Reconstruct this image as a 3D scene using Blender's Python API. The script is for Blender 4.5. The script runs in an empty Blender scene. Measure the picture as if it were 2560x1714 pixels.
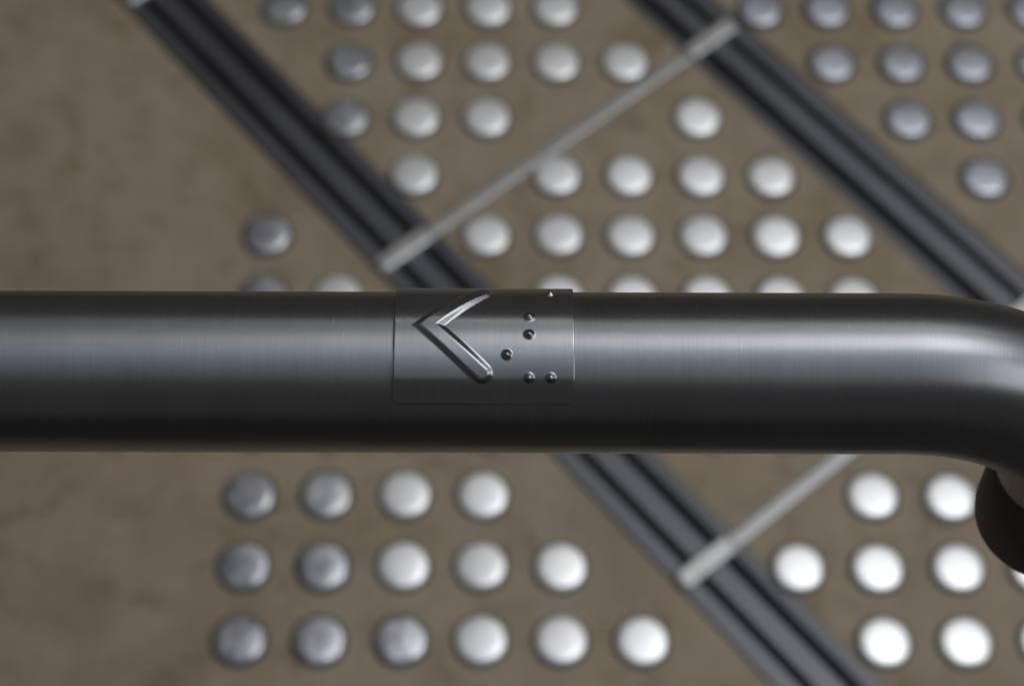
import bpy, bmesh, math, random
from mathutils import Matrix, Vector
random.seed(7)
scene = bpy.context.scene
COL = scene.collection
MM = 0.001

# ------------------------------------------------------------------ camera
TILT, ROLL, CAM_H = math.radians(30.616), 0.003, 1.3758
cam_data = bpy.data.cameras.new('camera')
cam_data.sensor_fit = 'HORIZONTAL'
cam_data.sensor_width = 23.6
cam_data.lens = 50.0
cam_data.clip_start = 0.02
cam_data.clip_end = 100
cam_data.dof.use_dof = True
cam_data.dof.focus_distance = 0.552
cam_data.dof.aperture_fstop = 8.8
cam = bpy.data.objects.new('camera', cam_data)
COL.objects.link(cam)
cam.matrix_world = Matrix.Translation((0, 0, CAM_H)) @ Matrix.Rotation(TILT, 4, 'X') @ Matrix.Rotation(ROLL, 4, 'Z')
scene.camera = cam

# ------------------------------------------------------------------ world, lamps, exposure
world = bpy.data.worlds.new('World')
scene.world = world
world.use_nodes = True
wb = world.node_tree.nodes['Background']
wb.inputs['Color'].default_value = (1.0, 0.95, 0.95, 1)
wb.inputs['Strength'].default_value = 0.072

def area_lamp(name, centre, sx, sy, radiance, colour):
    """horizontal rectangular ceiling light facing down; radiance in scene units"""
    l = bpy.data.lights.new(name, 'AREA')
    l.shape = 'RECTANGLE'
    l.size, l.size_y = sx, sy
    l.energy = radiance * math.pi * sx * sy
    l.color = colour
    o = bpy.data.objects.new(name, l)
    o.location = centre
    COL.objects.link(o)
    return o

CEIL = 3.6
area_lamp('skylight', (1.30, 1.12, CEIL), 1.75, 1.10, 5.7, (0.96, 0.98, 1.0))
area_lamp('skylight', (4.7, -0.9, CEIL), 2.8, 2.8, 4.6, (0.96, 0.98, 1.0))
area_lamp('ceiling_panel', (1.30, 2.32, CEIL), 2.0, 1.20, 1.6, (0.94, 0.97, 1.0))
area_lamp('ceiling_panel', (0.9, 0.18, CEIL), 3.2, 0.70, 1.0, (0.74, 0.87, 1.0))
area_lamp('ceiling_panel', (0.8, -0.52, CEIL), 3.4, 0.60, 0.55, (0.70, 0.84, 1.0))
area_lamp('ceiling_panel', (0.8, -1.30, CEIL), 3.4, 0.90, 0.28, (0.74, 0.82, 1.0))
area_lamp('tube_lamp', (1.2, 3.00, CEIL), 3.4, 0.08, 7.0, (1.0, 0.96, 0.90))

vs = scene.view_settings
vs.view_transform = 'Standard'
vs.look = 'None'
vs.exposure = 0.0
vs.gamma = 1.0
vs.use_curve_mapping = False
scene.render.engine = 'CYCLES'

# ------------------------------------------------------------------ materials
def new_mat(name):
    m = bpy.data.materials.new(name)
    m.use_nodes = True
    nt = m.node_tree
    return m, nt, nt.nodes['Principled BSDF']

def N(nt, kind, **kw):
    n = nt.nodes.new(kind)
    for k, v in kw.items():
        setattr(n, k, v)
    return n

def noise(nt, vec, scale, detail=4, rough=0.55, distort=0.0):
    n = N(nt, 'ShaderNodeTexNoise')
    n.inputs['Scale'].default_value = scale
    n.inputs['Detail'].default_value = detail
    n.inputs['Roughness'].default_value = rough
    n.inputs['Distortion'].default_value = distort
    nt.links.new(vec, n.inputs['Vector'])
    return n.outputs['Fac']

def ramp(nt, fac, stops):
    r = N(nt, 'ShaderNodeValToRGB')
    els = r.color_ramp.elements
    while len(els) < len(stops):
        els.new(0.5)
    for e, (p, c) in zip(els, stops):
        e.position = p
        e.color = (*c, 1) if len(c) == 3 else (c[0], c[0], c[0], 1)
    nt.links.new(fac, r.inputs['Fac'])
    return r.outputs['Color']

def mix(nt, fac, a, b, mode='MIX'):
    m = N(nt, 'ShaderNodeMix', data_type='RGBA', blend_type=mode)
    if isinstance(fac, float):
        m.inputs[0].default_value = fac
    else:
        nt.links.new(fac, m.inputs[0])
    for s, v in ((6, a), (7, b)):
        if isinstance(v, tuple):
            m.inputs[s].default_value = (*v, 1)
        else:
            nt.links.new(v, m.inputs[s])
    return m.outputs[2]

def bump(nt, bsdf, height, strength, distance):
    b = N(nt, 'ShaderNodeBump')
    b.inputs['Strength'].default_value = strength
    b.inputs['Distance'].default_value = distance
    nt.links.new(height, b.inputs['Height'])
    nt.links.new(b.outputs['Normal'], bsdf.inputs['Normal'])

def brushed_steel(name, colour, r0, r1, aniso, streak):
    """steel brushed round the tube: UV.x runs round it, UV.y along it, both in metres"""
    m, nt, b = new_mat(name)
    uv = N(nt, 'ShaderNodeUVMap', uv_map='UVMap').outputs['UV']
    mp = N(nt, 'ShaderNodeMapping')
    mp.inputs['Scale'].default_value = (60, 3800, 1)
    nt.links.new(uv, mp.inputs['Vector'])
    fine = noise(nt, mp.outputs['Vector'], 1.0, 3, 0.6)
    mp2 = N(nt, 'ShaderNodeMapping')
    mp2.inputs['Scale'].default_value = (25, 60, 1)
    nt.links.new(uv, mp2.inputs['Vector'])
    broad = noise(nt, mp2.outputs['Vector'], 1.0, 4, 0.5)
    b.inputs['Metallic'].default_value = 1.0
    c = ramp(nt, fine, [(0.3, tuple(x * 0.90 for x in colour)), (0.7, tuple(min(1, x * 1.06) for x in colour))])
    c2 = ramp(nt, broad, [(0.3, (0.90,)), (0.75, (1.0,))])
    c = mix(nt, 1.0, c, c2, 'MULTIPLY')
    for ang, off in ((0.9, 0.3), (-0.7, 1.9), (0.35, 4.1)):
        ms = N(nt, 'ShaderNodeMapping')
        ms.inputs['Rotation'].default_value = (0, 0, ang)
        ms.inputs['Location'].default_value = (off, off, 0)
        ms.inputs['Scale'].default_value = (130, 2600, 1)
        nt.links.new(uv, ms.inputs['Vector'])
        sc = ramp(nt, noise(nt, ms.outputs['Vector'], 1.0, 1, 0.4), [(0.765, (0.0,)), (0.80, (0.22,))])
        c = mix(nt, sc, c, tuple(min(1, x * 2.6) for x in colour))
    nt.links.new(c, b.inputs['Base Color'])
    rr = N(nt, 'ShaderNodeMapRange')
    rr.inputs['To Min'].default_value = r0
    rr.inputs['To Max'].default_value = r1
    nt.links.new(mix(nt, 0.4, fine, broad), rr.inputs['Value'])
    nt.links.new(rr.outputs['Result'], b.inputs['Roughness'])
    tg = N(nt, 'ShaderNodeTangent', direction_type='UV_MAP', uv_map='UVMap')
    nt.links.new(tg.outputs['Tangent'], b.inputs['Tangent'])
    b.inputs['Anisotropic'].default_value = aniso
    b.inputs['Anisotropic Rotation'].default_value = 0.25   # highlight stretched along the tube
    bump(nt, b, fine, streak, 0.00002)
    return m

M_RAIL = brushed_steel('brushed_steel_rail', (0.285, 0.292, 0.306), 0.33, 0.42, 0.72, 0.22)
M_PLATE = brushed_steel('brushed_steel_plate', (0.325, 0.332, 0.346), 0.28, 0.35, 0.70, 0.12)

def stone_mat():
    m, nt, b = new_mat('brown_stone')
    geo = N(nt, 'ShaderNodeNewGeometry').outputs['Position']
    big = noise(nt, geo, 7.0, 5, 0.6, 0.6)
    mid = noise(nt, geo, 26.0, 5, 0.62, 0.4)
    fine = noise(nt, geo, 420.0, 3, 0.7)
    c = ramp(nt, big, [(0.30, (0.193, 0.134, 0.078)), (0.47, (0.278, 0.219, 0.147)), (0.70, (0.314, 0.261, 0.186))])
    c = mix(nt, ramp(nt, mid, [(0.50, (0.0,)), (0.70, (0.9,))]), c, (0.157, 0.108, 0.063))
    c = mix(nt, ramp(nt, noise(nt, geo, 13.0, 4, 0.55), [(0.52, (0.0,)), (0.76, (0.6,))]), c, (0.305, 0.284, 0.237))
    c = mix(nt, ramp(nt, noise(nt, geo, 4.3, 3, 0.5), [(0.50, (0.0,)), (0.68, (0.75,))]), c, (0.173, 0.130, 0.084))
    c = mix(nt, 0.36, c, ramp(nt, fine, [(0.3, (0.147, 0.116, 0.079)), (0.7, (0.461, 0.374, 0.265))]), 'MIX')
    c = mix(nt, ramp(nt, noise(nt, geo, 24.0, 4, 0.65, 0.8), [(0.54, (0.0,)), (0.68, (0.55,))]), c, (0.160, 0.100, 0.050))
    c = mix(nt, ramp(nt, noise(nt, geo, 22.0, 4, 0.6, 0.5), [(0.50, (0.0,)), (0.70, (0.45,))]), c, (0.332, 0.279, 0.202))
    nt.links.new(c, b.inputs['Base Color'])
    b.inputs['Roughness'].default_value = 0.62
    b.inputs['Specular IOR Level'].default_value = 0.35
    bump(nt, b, fine, 0.3, 0.0006)
    return m
M_STONE = stone_mat()

def plain_metal(name, c0, c1, rough, scale=35, bstr=0.15, metallic=1.0):
    m, nt, b = new_mat(name)
    oi = N(nt, 'ShaderNodeObjectInfo')
    pos = N(nt, 'ShaderNodeNewGeometry').outputs['Position']
    n1 = noise(nt, pos, scale, 5, 0.6)
    nt.links.new(ramp(nt, n1, [(0.32, c0), (0.68, c1)]), b.inputs['Base Color'])
    b.inputs['Metallic'].default_value = metallic
    rr = N(nt, 'ShaderNodeMapRange')
    rr.inputs['To Min'].default_value = rough * 0.8
    rr.inputs['To Max'].default_value = rough * 1.2
    nt.links.new(n1, rr.inputs['Value'])
    nt.links.new(rr.outputs['Result'], b.inputs['Roughness'])
    bump(nt, b, noise(nt, pos, scale * 2.2, 3, 0.5), bstr, 0.004)
    return m
M_STUD = plain_metal('satin_steel_stud', (0.84, 0.845, 0.855), (0.91, 0.91, 0.91), 0.40, 70, 0.06, 0.78)
M_STUD_WORN_SHADE = plain_metal('scuffed_shaded_stud', (0.30, 0.32, 0.35), (0.66, 0.67, 0.69), 0.36, 60, 0.22, 0.9)  # mottled scuffing, plus the dim side's shade painted into the colour
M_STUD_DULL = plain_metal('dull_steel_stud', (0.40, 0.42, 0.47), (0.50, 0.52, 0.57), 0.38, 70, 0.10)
M_STRIP = plain_metal('dark_joint_strip', (0.118, 0.121, 0.132), (0.142, 0.145, 0.156), 0.46, 12, 0.02)
M_BAR = plain_metal('worn_aluminium_bar', (0.34, 0.345, 0.345), (0.44, 0.44, 0.435), 0.5, 40, 0.08)
M_CLIP = plain_metal('bright_aluminium_clip', (0.40, 0.40, 0.395), (0.53, 0.525, 0.52), 0.45, 60, 0.10)
M_CAP, _nt, _b = new_mat('black_plastic_cap')
_b.inputs['Base Color'].default_value = (0.045, 0.042, 0.042, 1)
_b.inputs['Roughness'].default_value = 0.55
M_CONTACT_SHADE, _nt, _b = new_mat('painted_contact_shade')  # dark tone standing in for contact shadow at the stud rims
_b.inputs['Base Color'].default_value = (0.075, 0.066, 0.056, 1)
_b.inputs['Roughness'].default_value = 0.8
M_BED, _nt, _b = new_mat('dark_floor_bed')
_b.inputs['Base Color'].default_value = (0.06, 0.055, 0.05, 1)
_b.inputs['Roughness'].default_value = 0.9

# ------------------------------------------------------------------ helpers
def link(name, me, mat, parent=None, smooth=False):
    me.materials.clear()
    me.materials.append(mat)
    if smooth:
        for p in me.polygons:
            p.use_smooth = True
    o = bpy.data.objects.new(name, me)
    COL.objects.link(o)
    if parent:
        o.parent = parent
    return o

def empty(name, loc=(0, 0, 0), rz=0.0):
    o = bpy.data.objects.new(name, None)
    o.empty_display_size = 0.05
    o.location = loc
    o.rotation_euler = (0, 0, rz)
    COL.objects.link(o)
    return o

def tag(o, label, cat, group=None):
    o['label'] = label
    o['category'] = cat
    if group:
        o['group'] = group
    return o

def mesh_of(name, verts, faces):
    me = bpy.data.meshes.new(name)
    me.from_pydata(verts, [], faces)
    me.update()
    return me

def prism(name, profile, t0, t1, rot=0.0):
    """closed (n, z) profile extruded along t"""
    k = len(profile)
    v = [(n, t0, z) for n, z in profile] + [(n, t1, z) for n, z in profile]
    f = [(i, (i + 1) % k, k + (i + 1) % k, k + i) for i in range(k)]
    f += [tuple(range(k - 1, -1, -1)), tuple(range(k, 2 * k))]
    me = mesh_of(name, v, f)
    bm = bmesh.new()
    bm.from_mesh(me)
    bmesh.ops.recalc_face_normals(bm, faces=bm.faces)
    bm.to_mesh(me)
    bm.free()
    return me

def chamfer_box(n0, n1, z0, z1, c):
    return [(n0, z0), (n1, z0), (n1, z1 - c), (n1 - c * 0.35, z1 - c * 0.35), (n1 - c, z1),
            (n0 + c, z1), (n0 + c * 0.35, z1 - c * 0.35), (n0, z1 - c)]

# ------------------------------------------------------------------ floor
# Floor axes: n runs across the two joint strips, t along them (turned 40.1 degrees to the rail).
PHI = math.radians(40.1)
def from_nt(n, t):            # local (n, t') with t' = -t, a plain rotation about z
    return (n * math.cos(PHI) + t * math.sin(PHI), n * math.sin(PHI) - t * math.cos(PHI))

# beyond the slabs the ground is dark
bed = mesh_of('floor', [(-5, -5, -0.03), (5, -5, -0.03), (5, 5, -0.03), (-5, 5, -0.03)], [(0, 1, 2, 3)])
floor = link('floor', bed, M_BED)
floor['kind'] = 'structure'
floor['label'] = 'brown stone slab floor under the steel handrail'

def slab(profile, t0, t1):
    o = link('slab', prism('slab', profile, -t1, -t0), M_STONE, floor)
    o.rotation_euler = (0, 0, PHI)
    return o

Z0 = -0.028
def outer_profile(n0, n1):
    return [(n0, Z0), (n1, Z0), (n1, -0.0012), (n1 - 0.0012 if n1 < 1 else n1, 0.0), (n0 + 0.0012 if n0 > 0.6 else n0, 0.0), (n0, -0.0012)]
slab(outer_profile(-0.6, 0.4865), -3.2, 0.02)
slab(outer_profile(0.8595, 3.0), -3.2, 0.02)
JOINTS = [-2.07, -1.735, -1.402, -1.070, -0.737, -0.400, -0.066]
mid = [(0.5442, Z0), (0.8028, Z0), (0.8028, -0.0008), (0.8020, 0.0), (0.5450, 0.0), (0.5442, -0.0008)]
for a, b in zip(JOINTS[:-1], JOINTS[1:]):
    slab(mid, a + 0.0058, b - 0.0058)

def cove_profile(n_seam, n_slot, z_drop):
    """quarter-round nosing: level at the slab seam, steep at the slot"""
    pts = [(n_seam, -0.0295)]
    for k in range(13):
        u = k / 12
        pts.append((n_seam + (n_slot - n_seam) * u, -0.0004 - z_drop * (1 - math.sqrt(max(0.0, 1 - (u * 0.88) ** 2)))))
    pts.append((n_slot, -0.0295))
    return pts

def joint_profile(label, strips, cove):
    root = empty('floor_joint', (0, 0, 0), PHI)
    tag(root, label, 'floor joint')
    for nm, n0, n1, z in strips:
        link(nm, prism(nm, chamfer_box(n0, n1, -0.0295, z, 0.0013), 0.07, 2.07), M_STRIP, root)
    me = prism('nosing', cove_profile(*cove), 0.07, 2.07)
    link('nosing', me, M_STRIP, root)
    return root
joint_profile('dark twin metal joint strips beside the wide bare stone margin, passing under the arrow plate',
              [('edge_strip', 0.4870, 0.5020, 0.0002), ('centre_strip', 0.5078, 0.5258, -0.0008)], (0.5438, 0.5316, 0.0036))
joint_profile('dark twin metal joint strips running out under the down-turned rail end',
              [('centre_strip', 0.8212, 0.8392, -0.0008), ('edge_strip', 0.8440, 0.8590, 0.0002)], (0.8032, 0.8154, 0.0036))

def clip_mesh(length, hw, h):
    """rounded flat clip lying along n, bevelled top edge"""
    bm = bmesh.new()
    out = []
    for i in range(48):
        a = 2 * math.pi * i / 48
        r = hw * 0.55
        x = math.copysign(length / 2 - r, math.cos(a)) + r * math.cos(a)
        y = math.copysign(hw - r, math.sin(a)) + r * math.sin(a)
        out.append((x, y))
    rings = []
    for z, s in ((-0.003, 0.0), (h * 0.45, 0.0), (h * 0.85, 0.0010), (h, 0.0026)):
        rings.append([bm.verts.new((x * (1 - s / (length / 2)), y * (1 - s / hw), z)) for x, y in out])
    for r0, r1 in zip(rings[:-1], rings[1:]):
        for i in range(48):
            bm.faces.new((r0[i], r0[(i + 1) % 48], r1[(i + 1) % 48], r1[i]))
    bm.faces.new(rings[-1])
    bm.faces.new(rings[0][::-1])
    me = bpy.data.meshes.new('end_clip')
    bm.to_mesh(me)
    bm.free()
    return me

CLIP = clip_mesh(0.050, 0.0078, 0.0042)
def cross_bar(t, label):
    root = empty('cross_bar', (*from_nt(0.673, t), 0), PHI)
    tag(root, label, 'cross bar', 'light metal bars across the slab joints')
    prof = [(-0.0056, Z0), (0.0056, Z0), (0.0056, 0.0004), (0.0052, 0.0013), (0.0030, 0.0017), (-0.0030, 0.0017), (-0.0052, 0.0013), (-0.0056, 0.0004)]
    me = prism('bar', prof, -0.141, 0.141)
    o = link('bar', me, M_BAR, root)
    o.rotation_euler = (0, 0, math.pi / 2)
    for n in (0.5135, 0.8285):
        c = link('end_clip', CLIP, M_CLIP, root)
        c.location = (n - 0.673, 0, 0)
for t, lab in ((-1.070, 'light grey metal cross bar clipped over the darkest stretch of the joint strips'),
               (-0.737, 'long light grey metal cross bar running between both joint strips, beyond the rail'),
               (-0.400, 'pale metal cross bar passing beneath the rail, with a bright rounded end clip')):
    cross_bar(t, lab)

# ------------------------------------------------------------------ tactile studs
PITCH, GX, GY, GR = 0.055, -0.0206, 0.5782, -0.00049
def lathe(name, prof, seg):
    v, f = [], []
    for r, z in prof:
        for i in range(seg):
            a = 2 * math.pi * i / seg
            v.append((r * math.cos(a), r * math.sin(a), z))
    k = len(prof)
    for j in range(k - 1):
        for i in range(seg):
            f.append((j * seg + i, j * seg + (i + 1) % seg, (j + 1) * seg + (i + 1) % seg, (j + 1) * seg + i))
    v.append((0, 0, prof[-1][1] + 0.00002))
    for i in range(seg):
        f.append(((k - 1) * seg + i, (k - 1) * seg + (i + 1) % seg, k * seg))
    me = mesh_of(name, v, f)
    for p in me.polygons:
        p.use_smooth = True
    return me
R_ST = 0.0178
STUD_PROF = [(R_ST, -0.004), (R_ST, 0.0014), (R_ST * 0.992, 0.0025), (R_ST * 0.965, 0.0034), (R_ST * 0.92, 0.0040), (R_ST * 0.86, 0.00435),
             (R_ST * 0.72, 0.00460), (R_ST * 0.55, 0.00478), (R_ST * 0.35, 0.0049), (R_ST * 0.15, 0.00495)]
SHADE_RING = [(R_ST * 1.13, -0.004), (R_ST * 1.13, 0.0002), (R_ST * 1.10, 0.0006), (R_ST * 1.001, 0.0007)]  # added dark ring imitating the contact shadow round each stud
STUD = lathe('stud_dome', SHADE_RING + STUD_PROF[1:], 40)
STUD.materials.append(M_STUD)
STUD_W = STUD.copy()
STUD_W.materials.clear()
STUD_W.materials.append(M_STUD_WORN_SHADE)
STUD_D = STUD.copy()
STUD_D.materials.clear()
STUD_D.materials.append(M_STUD_DULL)

for me in (STUD, STUD_W, STUD_D):
    me.materials.append(M_CONTACT_SHADE)
    for p in me.polygons:
        if max(math.hypot(*me.vertices[v].co.xy) for v in p.vertices) > R_ST * 1.02:
            p.material_index = 1

def stud_panel(n, t):
    if n < 0.487:
        return 'bare'
    if n > 0.859:
        return 'outer'
    if t < -0.737:
        return 'far'
    return 'rail' if t < -0.400 else 'end'
LABELS = {
    'bare_shaded_worn': ('scuffed grey tactile stud with painted-in shade in the columns edging the wide bare stone margin', 'scuffed, shade-toned studs along the bare margin'),
    'far_shaded_worn': ('scuffed grey tactile stud with painted-in shade beyond the long cross bar, beside the darkest joint strip', 'scuffed, shade-toned studs beyond the long cross bar'),
    'bare': ('domed steel tactile stud on the stone slab with the wide bare margin', 'studs on the slab with the bare margin'),
    'outer': ('dull grey tactile stud on the slab outside the joint strips, off the rail end', 'dull studs on the outer slab'),
    'far': ('bright steel tactile stud on the slab beyond the long cross bar', 'studs beyond the long cross bar'),
    'rail': ('bright steel tactile stud on the slab between the two cross bars, crossed by the rail', 'studs between the cross bars'),
    'end': ('bright steel tactile stud on the slab below the down-turned rail end', 'studs near the rail end'),
}
SINGLE = {
    (3, 8): 'bright steel tactile stud alone in its row where long cross bar and joint strip meet',
    (-1, 7): 'bright steel tactile stud alone in the narrow corner where dark strip and long bar meet',
    (1, 7): 'bright steel tactile stud touching the rail-side edge of the long cross bar',
    (2, 9): 'bright steel tactile stud against the far edge of the long cross bar',
    (-3, 6): 'scuffed grey tactile stud with painted-in shade standing alone on bare stone just past the rail',
}
for j in range(-1, 12):
    for i in range(-3, 9):
        x = GX + PITCH * (i * math.cos(GR) - j * math.sin(GR))
        y = GY + PITCH * (i * math.sin(GR) + j * math.cos(GR))
        n = x * math.cos(PHI) + y * math.sin(PHI)
        t = x * math.sin(PHI) - y * math.cos(PHI)
        p = stud_panel(n, t)
        edge = min(abs(n - 0.487), abs(n - 0.859)) if p in ('bare', 'outer') else min(n - 0.543, 0.803 - n)
        if edge < 0.019 and (i, j) not in ((-2, 8), (4, 7), (4, 1), (2, 9)):
            continue
        if p not in ('bare', 'outer') and (i, j) not in ((1, 7), (4, 1), (2, 9)) and min(abs(t - k) for k in JOINTS) < 0.0275:
            continue
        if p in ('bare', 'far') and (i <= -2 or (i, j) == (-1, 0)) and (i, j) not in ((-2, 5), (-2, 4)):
            p += '_shaded_worn'  # scuffed studs whose darker colour also carries the shade
        lab, grp = LABELS[p]
        lab = SINGLE.get((i, j), lab)
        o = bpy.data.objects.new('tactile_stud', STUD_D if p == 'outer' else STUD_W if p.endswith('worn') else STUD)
        o.location = (x + random.uniform(-.0006, .0006), y + random.uniform(-.0006, .0006), 0)
        o.rotation_euler = (random.gauss(0, 0.012), random.gauss(0, 0.012), random.uniform(0, 6.28))
        COL.objects.link(o)
        tag(o, lab, 'tactile stud', grp)

# ------------------------------------------------------------------ handrail
RY, RZ, RR = 0.2844, 0.8799, 0.0212
BEND, LEGX, DROP = 0.056, 0.1587, 0.086
rail = empty('handrail', (-0.45, RY, 0))
tag(rail, 'round brushed steel handrail with a down-turned end', 'handrail')

def sweep(name, path, tang, radius, seg=128):
    """tube along path in the x-z plane (binormal = y); UV in metres, x round, y along"""
    v, f, uvs = [], [], []
    s = 0.0
    ss = []
    for k, (p, tg) in enumerate(zip(path, tang)):
        if k:
            s += (Vector(p) - Vector(path[k - 1])).length
        ss.append(s)
        up = Vector((-tg[2], 0, tg[0]))
        for i in range(seg):
            a = 2 * math.pi * i / seg
            q = Vector(p) + up * (radius * math.cos(a)) + Vector((0, -1, 0)) * (radius * math.sin(a))
            v.append(q)
    for k in range(len(path) - 1):
        for i in range(seg):
            i2 = (i + 1) % seg
            f.append((k * seg + i, (k + 1) * seg + i, (k + 1) * seg + i2, k * seg + i2))
            c = 2 * math.pi * radius / seg
            uvs += [(i * c, ss[k]), (i * c, ss[k + 1]), ((i + 1) * c, ss[k + 1]), ((i + 1) * c, ss[k])]
    me = mesh_of(name, v, f)
    uvl = me.uv_layers.new(name='UVMap')
    for li, u in enumerate(uvs):
        uvl.data[li].uv = u
    me.shade_smooth()
    return me

path, tang = [], []
x0 = LEGX - BEND
for k in range(61):
    path.append((-1.3 + (x0 + 1.3) * k / 60, 0, 0))
    tang.append((1, 0, 0))
for k in range(1, 41):
    a = math.pi / 2 * k / 40
    path.append((x0 + BEND * math.sin(a), 0, -BEND + BEND * math.cos(a)))
    tang.append((math.cos(a), 0, -math.sin(a)))
for k in range(1, 9):
    path.append((LEGX, 0, -BEND - (DROP - 0.002 - BEND) * k / 8))
    tang.append((0, 0, -1))
tube = link('tube', sweep('tube', path, tang, RR), M_RAIL, rail)
tube.location = (0.45, 0, RZ)
cap_prof = [(RR + 0.0001, 0.0), (RR + 0.0004, -0.0004), (RR + 0.0004, -0.0345), (RR, -0.036), (RR - 0.0012, -0.0375), (RR - 0.003, -0.038), (0.004, -0.038)]
cap = link('end_cap', lathe('end_cap', cap_prof, 96), M_CAP, rail)
cap['label'] = 'black end cap on the down-turned tube end'
cap.location = (LEGX + 0.45, 0, RZ - DROP + 0.038)
post_prof = [(0.045, 0.0), (0.045, 0.006), (0.043, 0.008), (0.022, 0.008)]
link('base_flange', lathe('base_flange', post_prof, 48), M_BAR, rail)
link('post', lathe('post', [(RR, 0.006), (RR, 0.80), (0.016, 0.83), (0.008, 0.836), (0.008, RZ - RR + 0.001)], 48), M_BAR, rail)

# ------------------------------------------------------------------ embossed guide plate
PR = RR + 0.0009                       # outer radius of the plate
VIEW = math.radians(29.9)              # arc position 0 of the plate lies this far towards -y from the top
U0, U1, V0, V1 = -30.1, 15.9, -8.6, 35.6   # mm, along the rail / round the rail
TIP, END, VC = (-21.4, 0.0), (-7.6, 12.9), 12.7
DOTS = [(9.85, 25.6), (4.37, 15.4), (4.37, 10.1), (-1.3, 4.6), (4.37, -1.3), (9.85, -1.3)]
def sstep(a, b, x):
    x = min(1.0, max(0.0, (x - a) / (b - a)))
    return x * x * (3 - 2 * x)
def chev_dist(u, v):
    dx, dy = END[0] - TIP[0], END[1] - TIP[1]
    L = math.hypot(dx, dy)
    dx, dy = dx / L, dy / L
    pu, pv = u - TIP[0], abs(v - VC)
    s = pu * dx + pv * dy
    d = abs(-pu * dy + pv * dx)
    if s > L:
        d = math.hypot(d, s - L)
    return d
def height(u, v):
    h = 0.92 * (1 - sstep(1.15, 3.0, chev_dist(u, v)))
    for a, b in DOTS:
        d = math.hypot(u - a, v - b)
        if d < 1.9:
            h = max(h, 1.0 * (1 - sstep(0.05, 1.62, d)))
    return h
NU, NV, CR = 300, 290, 1.3
uh, vh, uc, vc = (U1 - U0) / 2, (V1 - V0) / 2, (U0 + U1) / 2, (V0 + V1) / 2
def axis_steps(n, half):
    inner = [-half + 0.28 + (2 * half - 0.56) * k / n for k in range(n + 1)]
    return [-half, -half, -half + 0.06, -half + 0.14] + inner + [half - 0.14, half - 0.06, half, half]
us, vvs = axis_steps(NU, uh), axis_steps(NV, vh)
verts, uvv, hs = [], [], []
for jv, v in enumerate(vvs):
    dv = abs(v) - (vh - CR)
    w = uh - CR + math.sqrt(max(0.0, CR * CR - dv * dv)) if dv > 0 else uh
    for iu, u in enumerate(us):
        uu = uc + u * w / uh
        v_ = vc + v
        e = min(uh - abs(u), vh - abs(v))
        if iu in (0, len(us) - 1) or jv in (0, len(vvs) - 1):
            r = -1.05
        else:
            r = height(uu, v_) - 0.62 * (1 - sstep(V0, V0 + 7.5, v_)) - 0.13 * (1 - min(1, e / 0.28)) ** 2
        rad = PR + r * MM
        ang = VIEW - v_ * MM / PR        # angle from the top towards -y
        verts.append((uu * MM, -rad * math.sin(ang), rad * math.cos(ang)))
        uvv.append((v_ * MM, uu * MM))
        hs.append((uu, v_))
W = len(us)
parts = {}
for jv in range(len(vvs) - 1):
    for iu in range(W - 1):
        a = jv * W + iu
        q = (a, a + 1, a + W + 1, a + W)
        cu = sum(hs[k][0] for k in q) / 4
        cv = sum(hs[k][1] for k in q) / 4
        key = 'plate'
        if chev_dist(cu, cv) < 3.0:
            key = 'arrow'
        else:
            for di, (da, db) in enumerate(DOTS):
                if math.hypot(cu - da, cv - db) < 1.62:
                    key = 'dot%d' % di
        parts.setdefault(key, []).append(q)
full = mesh_of('full', verts, [q for l in parts.values() for q in l])
full.update()
nrm = [tuple(n.vector) for n in full.vertex_normals]
flip = -1 if nrm[(len(vvs) // 2) * W + W // 2][2] < 0 else 1
plate = empty('braille_plate', (0, RY, RZ))
tag(plate, 'thin curved steel plate with raised arrow and braille dots, wrapped on the rail', 'braille plate')
def sub(name, quads):
    ids = sorted({k for q in quads for k in q})
    mp = {k: i for i, k in enumerate(ids)}
    fs = [tuple(mp[k] for k in (q if flip > 0 else q[::-1])) for q in quads]
    me = mesh_of(name, [verts[k] for k in ids], fs)
    uvl = me.uv_layers.new(name='UVMap')
    for lp in me.loops:
        uvl.data[lp.index].uv = uvv[ids[lp.vertex_index]]
    me.shade_smooth()
    me.normals_split_custom_set_from_vertices([tuple(c * flip for c in nrm[k]) for k in ids])
    return link(name, me, M_PLATE, plate)
for key, quads in parts.items():
    nm = {'plate': 'sheet', 'arrow': 'arrow'}.get(key, 'braille_dot')
    o = sub(nm, quads)
    if nm == 'arrow':
        o['label'] = 'raised chevron arrow'
bpy.data.meshes.remove(full)
